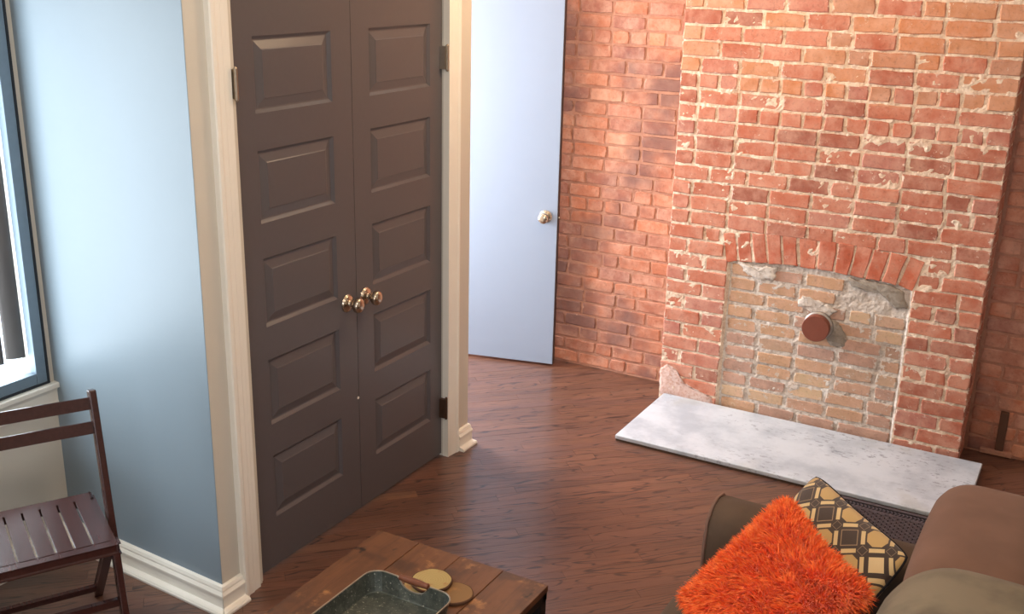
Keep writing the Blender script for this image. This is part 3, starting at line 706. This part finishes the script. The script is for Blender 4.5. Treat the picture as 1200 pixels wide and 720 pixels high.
for i in range(3):
    bm = bmesh.new(); n = 6
    A = [bm.verts.new((0.006*math.cos(PI*(k/n-0.5))-0.003, -0.033+0.066*k/n, 0)) for k in range(n+1)]; B = [bm.verts.new((v.co.x, v.co.y, -(WZ1-0.06-0.775))) for v in A]
    for k in range(n): bm.faces.new((A[k], A[k+1], B[k+1], B[k]))
    o = from_bm('slat', bm, 'blind', vb, smooth=True); o.location = (0, 0.204-0.088*i, 0); o.rotation_euler = (0, 0, math.radians(-32))
    md = o.modifiers.new('thick', 'SOLIDIFY'); md.thickness = 0.0012

# ================================================================= THINGS
# ---- hearth slab
bm = bmesh.new()
hx0, hx1, hy0, hy1 = -1.862, -0.290, 4.375, YCH-0.006
box(bm, hx0, hx1, hy0, hy1, 0.010, 0.030, 0.004, 2)
hearth = tag(from_bm('hearth_slab', bm, 'marble'), 'long whitewashed stone hearth slab lying at the foot of the chimney breast', 'hearth slab')

bm = bmesh.new(); box(bm, hx0+0.004, hx1-0.004, hy0+0.003, hy1, 0.0005, 0.0105); from_bm('bedding', bm, 'bedding', hearth)

# ---- capped flue pipe in the fireplace wall
pp = empty('flue_pipe', (-1.105, YCH+0.03, 0.548)); tag(pp, 'capped flue pipe stub with rust red end sticking out of the fireplace bricks', 'pipe')
bm = bmesh.new(); lathe(bm, [(0.0, 0.0), (0.060, 0.0), (0.060, -0.075), (0.0, -0.075)], (0, 0, 0), (0, 1, 0), 36); from_bm('pipe', bm, 'pipe', pp, smooth=False)
bm = bmesh.new(); lathe(bm, [(0.060, -0.022), (0.069, -0.024), (0.071, -0.032), (0.069, -0.040), (0.060, -0.042)], (0, 0, 0), (0, 1, 0), 36); from_bm('collar', bm, 'pipe', pp, smooth=True)
bm = bmesh.new(); lathe(bm, [(0.0645, -0.058), (0.0645, -0.090), (0.062, -0.0935), (0.0, -0.094)], (0, 0, 0), (0, 1, 0), 36); from_bm('cap', bm, 'cap', pp)

# ---- woven mat in front of the hearth
mt = empty('woven_mat', (-0.33, 4.07, 0.0)); tag(mt, 'dark plum woven mat on the floor against the hearth, behind the sofa', 'mat')
bm = bmesh.new(); box(bm, -0.47, 0.47, -0.29, 0.29, 0.001, 0.009, 0.002); from_bm('backing', bm, 'mat_base', mt)
bm = bmesh.new()
for a, b in (((-0.46, 0.278, .012), (0.46, 0.278, .012)), ((-0.46, -0.278, .012), (0.46, -0.278, .012)), ((-0.46, -0.278, .012), (-0.46, 0.278, .012)), ((0.46, -0.278, .012), (0.46, 0.278, .012)),
             ((-0.40, 0.218, .012), (0.40, 0.218, .012)), ((-0.40, -0.218, .012), (0.40, -0.218, .012)), ((-0.40, -0.218, .012), (-0.40, 0.218, .012)), ((0.40, -0.218, .012), (0.40, 0.218, .012))):
    bar(bm, a, b, 0.014, 0.009, 0.003)
from_bm('border', bm, 'mat_weave', mt)
bm = bmesh.new()
for j in range(-14, 15):
    for i in range(-12, 13):
        x = i*0.033 + (0.0165 if j % 2 else 0); y = j*0.0150
        if abs(x) > 0.39: continue
        bar(bm, (x-0.0120, y, 0.0105), (x+0.0120, y, 0.0105), 0.0085, 0.010, 0.003)
for i in range(-27, 28):
    for sgn in (-1, 1):
        bar(bm, (i*0.0155-0.005, sgn*0.240-0.006, 0.0105), (i*0.0155+0.005, sgn*0.240+0.006, 0.0105), 0.006, 0.007, 0)
        bar(bm, (i*0.0155-0.005, sgn*0.256+0.006, 0.0105), (i*0.0155+0.005, sgn*0.256-0.006, 0.0105), 0.006, 0.007, 0)
o = from_bm('weave', bm, 'mat_weave', mt); o['kind'] = 'stuff'

# ---- folding chair
CF = Vector((0.874, -0.486, 0)); CL = Vector((0.486, 0.874, 0))
ch = empty('folding_chair', tuple(CF*-3.33 + CL*0.315), math.atan2(CL.y, CL.x))      # local x = to the chair's far side, local y = -forward
tag(ch, 'dark mahogany slatted wooden folding chair by the window', 'chair')
HW = 0.220
PT, PB = (0.097, 0.850), (-0.128, 0.0)          # long post: (local y, z) top at the rear, foot at the front
for sx in (-1, 1):
    bm = bmesh.new(); bar(bm, (sx*HW, PB[0], PB[1]), (sx*HW, PT[0], PT[1]), 0.024, 0.044, 0.005, Vector((0, 1, 0))); from_bm('back_post', bm, 'chair', ch)
    bm = bmesh.new(); bar(bm, (sx*(HW-0.024), -0.12, 0.425), (sx*(HW-0.024), 0.275, 0.0), 0.020, 0.030, 0.004, Vector((0, 1, 0))); from_bm('leg', bm, 'chair', ch)
    bm = bmesh.new(); bar(bm, (sx*(HW-0.034), -0.200, 0.436), (sx*(HW-0.034), 0.150, 0.436), 0.024, 0.030, 0.004); from_bm('seat_rail', bm, 'chair', ch)
def post_at(z): t = (z-PB[1])/(PT[1]-PB[1]); return PB[0]+(PT[0]-PB[0])*t
for z, h in ((0.808, 0.040), (0.732, 0.040)):
    bm = bmesh.new(); y = post_at(z); n = 8; up = Vector((0, PT[0]-PB[0], PT[1]-PB[1])).normalized(); nrm = Vector((0, up.z, -up.y))
    ring = []
    for i in range(n+1):
        x = -HW+0.009 + (2*HW-0.018)*i/n; bow = 0.010*(1-(x/HW)**2); c = Vector((x, y, z)) + nrm*bow
        ring.append([bm.verts.new(c + up*a + nrm*b) for a, b in ((-h/2, -0.007), (h/2, -0.007), (h/2, 0.007), (-h/2, 0.007))])
    for A, B in zip(ring, ring[1:]):
        for k in range(4): bm.faces.new((A[k], A[(k+1) % 4], B[(k+1) % 4], B[k]))
    bm.faces.new(ring[0]); bm.faces.new(ring[-1][::-1]); from_bm('back_rail', bm, 'chair', ch)
bm = bmesh.new(); bar(bm, (-HW+0.018, -0.206, 0.440), (HW-0.018, -0.206, 0.440), 0.026, 0.034, 0.007); from_bm('front_rail', bm, 'chair', ch)
bm = bmesh.new(); bar(bm, (-HW+0.03, 0.150, 0.440), (HW-0.03, 0.150, 0.440), 0.030, 0.028, 0.007); from_bm('rear_rail', bm, 'chair', ch)
for i in range(7):
    x = (i-3)*0.0535; bm = bmesh.new(); bar(bm, (x, -0.19, 0.4535), (x, 0.132, 0.4535), 0.040, 0.010, 0.003); from_bm('slat', bm, 'chair', ch)
bm = bmesh.new(); bar(bm, (-HW+0.03, 0.216, 0.062), (HW-0.03, 0.216, 0.062), 0.014, 0.020, 0.003); from_bm('stretcher', bm, 'chair', ch)
bm = bmesh.new(); y = post_at(0.17); bar(bm, (-HW+0.005, y, 0.17), (HW-0.005, y, 0.17), 0.014, 0.024, 0.003); from_bm('stretcher', bm, 'chair', ch)
for sx in (-1, 1):
    bm = bmesh.new(); lathe(bm, [(0, 0), (0.006, 0), (0.006, 0.002), (0, 0.004)], (sx*(HW+0.010), post_at(0.44), 0.44), (sx, 0, 0), 10); from_bm('pivot_bolt', bm, 'hinge', ch)

# ---- coffee table
TZ = 0.45; tx0, tx1, ty0, ty1 = -1.842, -1.232, 1.36, 2.463
tb = empty('coffee_table', ((tx0+tx1)/2, (ty0+ty1)/2, 0)); tag(tb, 'rustic wooden coffee table with black iron frame in front of the sofa', 'coffee table')
hx, hy = (tx1-tx0)/2, (ty1-ty0)/2
for i in range(4):
    w_ = 2*hx/4; bm = bmesh.new(); box(bm, -hx+w_*i+0.0006, -hx+w_*(i+1)-0.0006, -hy, hy, TZ-0.022, TZ+(-0.0006 if i % 2 else 0), 0.0015, 1); from_bm('board', bm, 'rustic', tb)
bm = bmesh.new()
for sx in (-1, 1): box(bm, min(sx*(hx-0.003), sx*(hx-0.028)), max(sx*(hx-0.003), sx*(hx-0.028)), -hy+0.003, hy-0.003, TZ-0.047, TZ-0.0225)
for sy in (-1, 1): box(bm, -hx+0.003, hx-0.003, min(sy*(hy-0.003), sy*(hy-0.028)), max(sy*(hy-0.003), sy*(hy-0.028)), TZ-0.047, TZ-0.0225)
from_bm('frame', bm, 'iron', tb)
for sx in (-1, 1):
    for sy in (-1, 1):
        bm = bmesh.new(); cx, cy = sx*(hx-0.022), sy*(hy-0.022); box(bm, cx-0.018, cx+0.018, cy-0.018, cy+0.018, 0.0, TZ-0.047, 0.002); from_bm('leg', bm, 'iron', tb)

# ---- galvanised tray with turned wooden handles
tw, tl, th = 0.142, 0.235, 0.062
tr = empty('metal_tray', (-1.522, 2.190-tl, TZ)); tag(tr, 'galvanised metal serving tray with turned wooden handles on the coffee table', 'tray')
def rrect(hx, hy, r, n=6):
    pts = []
    for cx, cy, a0 in ((hx-r, hy-r, 0), (-hx+r, hy-r, 90), (-hx+r, -hy+r, 180), (hx-r, -hy+r, 270)):
        for k in range(n+1): a = math.radians(a0+90*k/n); pts.append((cx+r*math.cos(a), cy+r*math.sin(a)))
    return pts
def dense(pts, step=0.008):
    out = []
    for i, p in enumerate(pts):
        q = pts[(i+1) % len(pts)]; L = math.dist(p, q); m = max(1, int(L/step))
        for k in range(m): out.append((p[0]+(q[0]-p[0])*k/m, p[1]+(q[1]-p[1])*k/m))
    return out
loop = dense(rrect(tw, tl, 0.045)); GW, GD = 0.050, 0.036
def rim_z(x, y):
    if abs(y) > tl-0.004 and abs(x) < GW: return th - GD*math.sqrt(max(0, 1-(x/GW)**2))
    return th
bm = bmesh.new(); sc = 0.93
rows = []
for f_, z0 in ((sc-0.015, 0.002), (sc, 0.004)): rows.append([bm.verts.new((x*f_, y*(f_+0.015), z0)) for x, y in loop])
for k in range(1, 5): t = k/4; rows.append([bm.verts.new((x*(sc+(1-sc)*t), y*(sc+0.02+(1-sc-0.02)*t), 0.004+(rim_z(x, y)-0.004)*t)) for x, y in loop])
for A, B in zip(rows, rows[1:]):
    for i in range(len(loop)): j = (i+1) % len(loop); bm.faces.new((A[i], A[j], B[j], B[i]))
bm.faces.new(rows[0]); pan = from_bm('pan', bm, 'galv', tr); md = pan.modifiers.new('thick', 'SOLIDIFY'); md.thickness = 0.0016; md.offset = 0
bm = bmesh.new(); tube(bm, [(x, y, rim_z(x, y)) for x, y in loop], 0.0026, 6, closed=True); from_bm('rim', bm, 'rim', tr, smooth=True)
for sy in (1, -1):
    bm = bmesh.new(); xs = [-0.050, -0.047, -0.044, -0.030, 0.0, 0.030, 0.044, 0.047, 0.050]; rs = [0.006, 0.0095, 0.0085, 0.0095, 0.011, 0.0095, 0.0085, 0.0095, 0.006]
    tube(bm, [(x, sy*(tl+0.001), th-0.001) for x in xs], rs, 12); from_bm('handle', bm, 'handle', tr, smooth=True)

# ---- wood slice coasters
def coaster(x, y, z, r, seed, label, tilt=(0, 0), mat='slice'):
    e = empty('wood_coaster', (x, y, z)); e.rotation_euler = (tilt[0], tilt[1], seed); tag(e, label, 'coaster', 'wood slice coasters on the coffee table')
    def R(a): return r*(1+0.07*noise.noise((math.cos(a)*1.3+seed, math.sin(a)*1.3, seed)))
    n = 30; bm = bmesh.new(); T = [bm.verts.new((0.94*R(2*PI*k/n)*math.cos(2*PI*k/n), 0.94*R(2*PI*k/n)*math.sin(2*PI*k/n), 0.0105)) for k in range(n)]; B = [bm.verts.new((v.co.x, v.co.y, 0.0005)) for v in T]
    bm.faces.new(T); bm.faces.new(B[::-1])
    for k in range(n): bm.faces.new((T[k], B[k], B[(k+1) % n], T[(k+1) % n]))
    from_bm('slice', bm, mat, e)
    bm = bmesh.new(); rings = []
    for f_, z_ in ((0.935, 0.0), (1.0, 0.002), (1.02, 0.006), (0.995, 0.0098), (0.935, 0.0105)):
        rings.append([bm.verts.new((f_*R(2*PI*k/n)*(1+0.012*noise.noise((k*1.7, z_*300, seed)))*math.cos(2*PI*k/n), f_*R(2*PI*k/n)*math.sin(2*PI*k/n), z_)) for k in range(n)])
    for A, Bq in zip(rings, rings[1:]):
        for k in range(n): bm.faces.new((A[k], A[(k+1) % n], Bq[(k+1) % n], Bq[k]))
    from_bm('bark', bm, 'bark', e)
coaster(-1.540, 2.245, TZ+0.0005, 0.050, 1.3, 'wood slice coaster half hidden under another beside the tray handle')
coaster(-1.520, 2.278, TZ+0.0118, 0.060, 2.1, 'pale yellow wood slice coaster lying on top of another behind the tray')
coaster(-1.437, 2.272, TZ+0.0002, 0.056, 3.7, 'tan wood slice coaster lying flat on the table beside the tray corner', mat='slice_tan')

# ---- sofa
so = empty('sofa', (-0.45, 2.05, 0)); tag(so, 'brown upholstered sofa with rolled arms and piped edges', 'sofa'); sl = Vector((-0.45, 2.05, 0))
def sb(name, b, mat, **k): return soft_box(name, (b[0]-sl.x, b[1]-sl.x, b[2]-sl.y, b[3]-sl.y, b[4], b[5]), mat, so, **k)
SX0, SX1, SY0, SY1 = -0.90, 0.06, 1.02, 3.06
sb('base', (SX0+0.02, SX1-0.02, SY0+0.03, SY1-0.03, 0.06, 0.30), 'sofa_shaded', r=0.03)
for a, b in ((SY0+0.20, 2.04), (2.04, SY1-0.215)): sb('seat_cushion', (SX0-0.015, -0.15, a+0.003, b-0.003, 0.295, 0.435), 'sofa_shaded', r=0.035, puff=0.018, puff_axis=(2,))
def arm(y_in, sgn):
    """rolled arm: profile in y-z swept along x with a rounded front"""
    prof = [(0, 0.05), (0, 0.45), (0.004, 0.53), (0.022, 0.575), (0.060, 0.605), (0.105, 0.612), (0.155, 0.600), (0.195, 0.565), (0.212, 0.515), (0.205, 0.46), (0.19, 0.40), (0.19, 0.05)]
    bm = bmesh.new(); rings = []
    xs = [(SX0, 0.965), (SX0+0.004, 0.985), (SX0+0.014, 1.0)] + [(SX0+0.014+(0.74)*k/8, 1.0) for k in range(1, 9)]
    cy, cz = 0.1, 0.33
    for x, s_ in xs: rings.append([bm.verts.new((x-sl.x, y_in+sgn*(cy+(p-cy)*s_)-sl.y, cz+(z-cz)*s_)) for p, z in prof])
    for A, B in zip(rings, rings[1:]):
        for k in range(len(prof)): j = (k+1) % len(prof); bm.faces.new((A[k], A[j], B[j], B[k]))
    bm.faces.new(rings[0]); bm.faces.new(rings[-1][::-1]); o = from_bm('arm', bm, 'sofa_shaded', so, smooth=True)
    m_ = o.modifiers.new('es', 'EDGE_SPLIT'); m_.split_angle = math.radians(50)
    bm = bmesh.new(); tube(bm, [(SX0+0.004-sl.x, y_in+sgn*p-sl.y, z) for p, z in prof], 0.0055, 8); from_bm('piping', bm, 'piping', o, smooth=True)
arm(SY1-0.215, 1); arm(SY0+0.215, -1)
sb('back', (-0.03, SX1+0.13, SY0+0.04, SY1+0.03, 0.10, 0.790), 'sofa', r=0.07, n=14)
sb('back_cushion', (-0.275, 0.035, 2.48, SY1+0.03, 0.43, 0.812), 'sofa', r=0.095, puff=0.016, n=16)
sb('back_cushion', (-0.285, 0.135, 1.84, 2.505, 0.43, 0.872), 'sofa_olive', r=0.15, puff=0.03, n=16)
sb('back_cushion', (-0.262, 0.045, SY0+0.2, 1.835, 0.43, 0.800), 'sofa', r=0.085, puff=0.022, n=12)
for x, y in ((SX0+0.08, SY0+0.1), (SX1-0.1, SY0+0.1), (SX0+0.08, SY1-0.1), (SX1-0.1, SY1-0.1)):
    bm = bmesh.new(); lathe(bm, [(0, 0), (0.018, 0), (0.026, 0.062), (0, 0.062)], (x-sl.x, y-sl.y, 0), (0, 0, 1), 14); from_bm('leg', bm, 'iron', so)

# ---- cushions
def cushion(name, A, B, D, th, mat, parent_loc, n=36, pinch=0.05, ear=0.07):
    """A top-left, B top-right, D bottom-left corners in the room"""
    A, B, D = Vector(A), Vector(B), Vector(D); c = (B+D)/2; ux = (B-A)/2; uy = (A-D)/2; nz = ux.cross(uy).normalized()
    def P(u, v, side):
        k_ = 1-ear*abs(u*v)**5; uu = u*(1-pinch*(1-v*v)*(u*u))*k_; vv = v*(1-pinch*(1-u*u)*(v*v))*k_
        t = th*(max(0.0, (1-u*u)*(1-v*v)))**0.42
        return c + ux*uu + uy*vv + nz*(side*t)
    bm = bmesh.new(); uvl = bm.loops.layers.uv.new('UVMap'); grid = {}
    for side in (1, -1):
        for j in range(n+1):
            for i in range(n+1):
                e = i in (0, n) or j in (0, n)
                if side == -1 and e: grid[(side, i, j)] = grid[(1, i, j)]; continue
                u = math.sin((2*i/n-1)*PI/2); v = math.sin((2*j/n-1)*PI/2)
                grid[(side, i, j)] = bm.verts.new(P(u, v, side)-Vector(parent_loc))
        for j in range(n):
            for i in range(n):
                ids = [(i, j), (i+1, j), (i+1, j+1), (i, j+1)]
                f = bm.faces.new([grid[(side, a, b)] for a, b in (ids if side == 1 else ids[::-1])])
                for lp, (a, b) in zip(f.loops, (ids if side == 1 else ids[::-1])): lp[uvl].uv = (math.sin((2*a/n-1)*PI/2)*ux.length, math.sin((2*b/n-1)*PI/2)*uy.length)
    me = bpy.data.meshes.new(name); bm.to_mesh(me); bm.free(); me.polygons.foreach_set('use_smooth', [True]*len(me.polygons)); me.materials.append(M[mat])
    return me, P, nz, (c, ux, uy)
def edge_loop(P, off, m=24):
    pts = []
    for k in range(m): pts.append(P(-1+2*k/m, -1, 1))
    for k in range(m): pts.append(P(1, -1+2*k/m, 1))
    for k in range(m): pts.append(P(1-2*k/m, 1, 1))
    for k in range(m): pts.append(P(-1, 1-2*k/m, 1))
    return [p-Vector(off) for p in pts]
base2 = (-0.52, 2.78, 0.45)
me, P, nz, _ = cushion('cover', (-0.632, 3.065, 0.722), (-0.285, 2.735, 0.705), (-0.79, 2.755, 0.480), 0.052, 'pattern', base2)
pc = empty('patterned_cushion', base2); tag(pc, 'brown cushion printed with tan octagons and bars, leaning in the sofa corner', 'cushion')
link('cover', me, None, pc)
bm = bmesh.new(); tube(bm, edge_loop(P, base2), 0.004, 6, closed=True); from_bm('piping', bm, 'mat_base', pc, smooth=True)
base1 = (-0.62, 2.45, 0.46)
me, P, nz, (cc, cux, cuy) = cushion('cover', (-0.655, 2.835, 0.735), (-0.330, 2.480, 0.710), (-0.855, 2.530, 0.492), 0.068, 'furbase', base1, pinch=0.11)
oc = empty('shaggy_cushion', base1); tag(oc, 'bright orange shaggy cushion leaning in front of the patterned one', 'cushion')
link('cover', me, None, oc)
rf = random.Random(3); V = []; F = []
def strand(p, d, L, w_):
    s = d.cross(Vector((rf.uniform(-1, 1), rf.uniform(-1, 1), rf.uniform(-1, 1)))).normalized(); g = Vector((0, 0, -1))
    side = Vector((rf.uniform(-1, 1), rf.uniform(-1, 1), rf.uniform(-1, 1)))*0.35
    p1 = p + d*(L*0.5) + g*(L*0.06) + side*(L*0.15); p2 = p1 + (d+g*0.45+side).normalized()*(L*0.5); b = len(V)
    V.extend([p-s*w_, p+s*w_, p1-s*w_*0.85, p1+s*w_*0.85, p2]); F.extend([(b, b+1, b+3, b+2), (b+2, b+3, b+4)])
for side, cnt in ((1, 15000), (-1, 3000)):
    for _ in range(cnt):
        u = max(-0.995, min(0.995, math.sin(rf.uniform(-1, 1)*PI/2*1.0))) if rf.random() < 0.35 else rf.uniform(-0.99, 0.99)
        v = rf.uniform(-0.99, 0.99) if rf.random() < 0.7 else math.sin(rf.uniform(-1, 1)*PI/2)*0.99
        p = P(u, v, side); e = 0.02
        pu = P(min(1, u+e), v, side)-P(max(-1, u-e), v, side); pv = P(u, min(1, v+e), side)-P(u, max(-1, v-e), side)
        nn = pu.cross(pv).normalized()*side; out = (cux.normalized()*u*abs(u)**3 + cuy.normalized()*v*abs(v)**3)
        clump = Vector((noise.noise(p*28), noise.noise(p*28+Vector((9, 0, 0))), noise.noise(p*28+Vector((0, 7, 0)))))
        d = (nn + out*0.9 + clump*0.9 + Vector((rf.uniform(-1, 1), rf.uniform(-1, 1), rf.uniform(-1, 1)))*0.25).normalized()
        strand(p-Vector(base1), d, rf.uniform(0.020, 0.036), rf.uniform(0.0012, 0.0024))
me = bpy.data.meshes.new('pile'); me.from_pydata([tuple(v) for v in V], [], F); me.update(); me.polygons.foreach_set('use_smooth', [True]*len(me.polygons)); me.materials.append(M['fur'])
o = link('pile', me, None, oc); o['kind'] = 'stuff'

# ---- warm ceiling lamp above the fireplace end of the room, plus an added fill lamp
def ceiling_lamp(loc, power, col, label):
    lm = empty('ceiling_lamp', loc); tag(lm, label, 'lamp')
    bm = bmesh.new(); lathe(bm, [(0, 0), (0.17, 0), (0.17, -0.02), (0.155, -0.03), (0.15, -0.03)], (0, 0, 0), (0, 0, 1), 32); from_bm('base', bm, 'hinge', lm)
    bm = bmesh.new(); lathe(bm, [(0.155, -0.028), (0.14, -0.055), (0.10, -0.075), (0.05, -0.083), (0, -0.085)], (0, 0, 0), (0, 0, 1), 32); from_bm('diffuser', bm, 'bulb', lm, smooth=True)
    pl = bpy.data.lights.new('lamp_light', 'POINT'); pl.energy = power; pl.color = col; pl.shadow_soft_size = 0.12
    po = bpy.data.objects.new('lamp_light', pl); C.objects.link(po); po.location = (0, 0, -0.22); po.parent = lm
ceiling_lamp((-1.55, 3.85, CEIL), 26, (1.0, 0.70, 0.42), 'round flush ceiling lamp in front of the brick chimney breast')
ceiling_lamp((-0.95, 1.60, CEIL), 34, (1.0, 0.91, 0.80), 'added round fill lamp over the sofa and coffee table')  # unseen lamp added to brighten the closet face, sofa and table
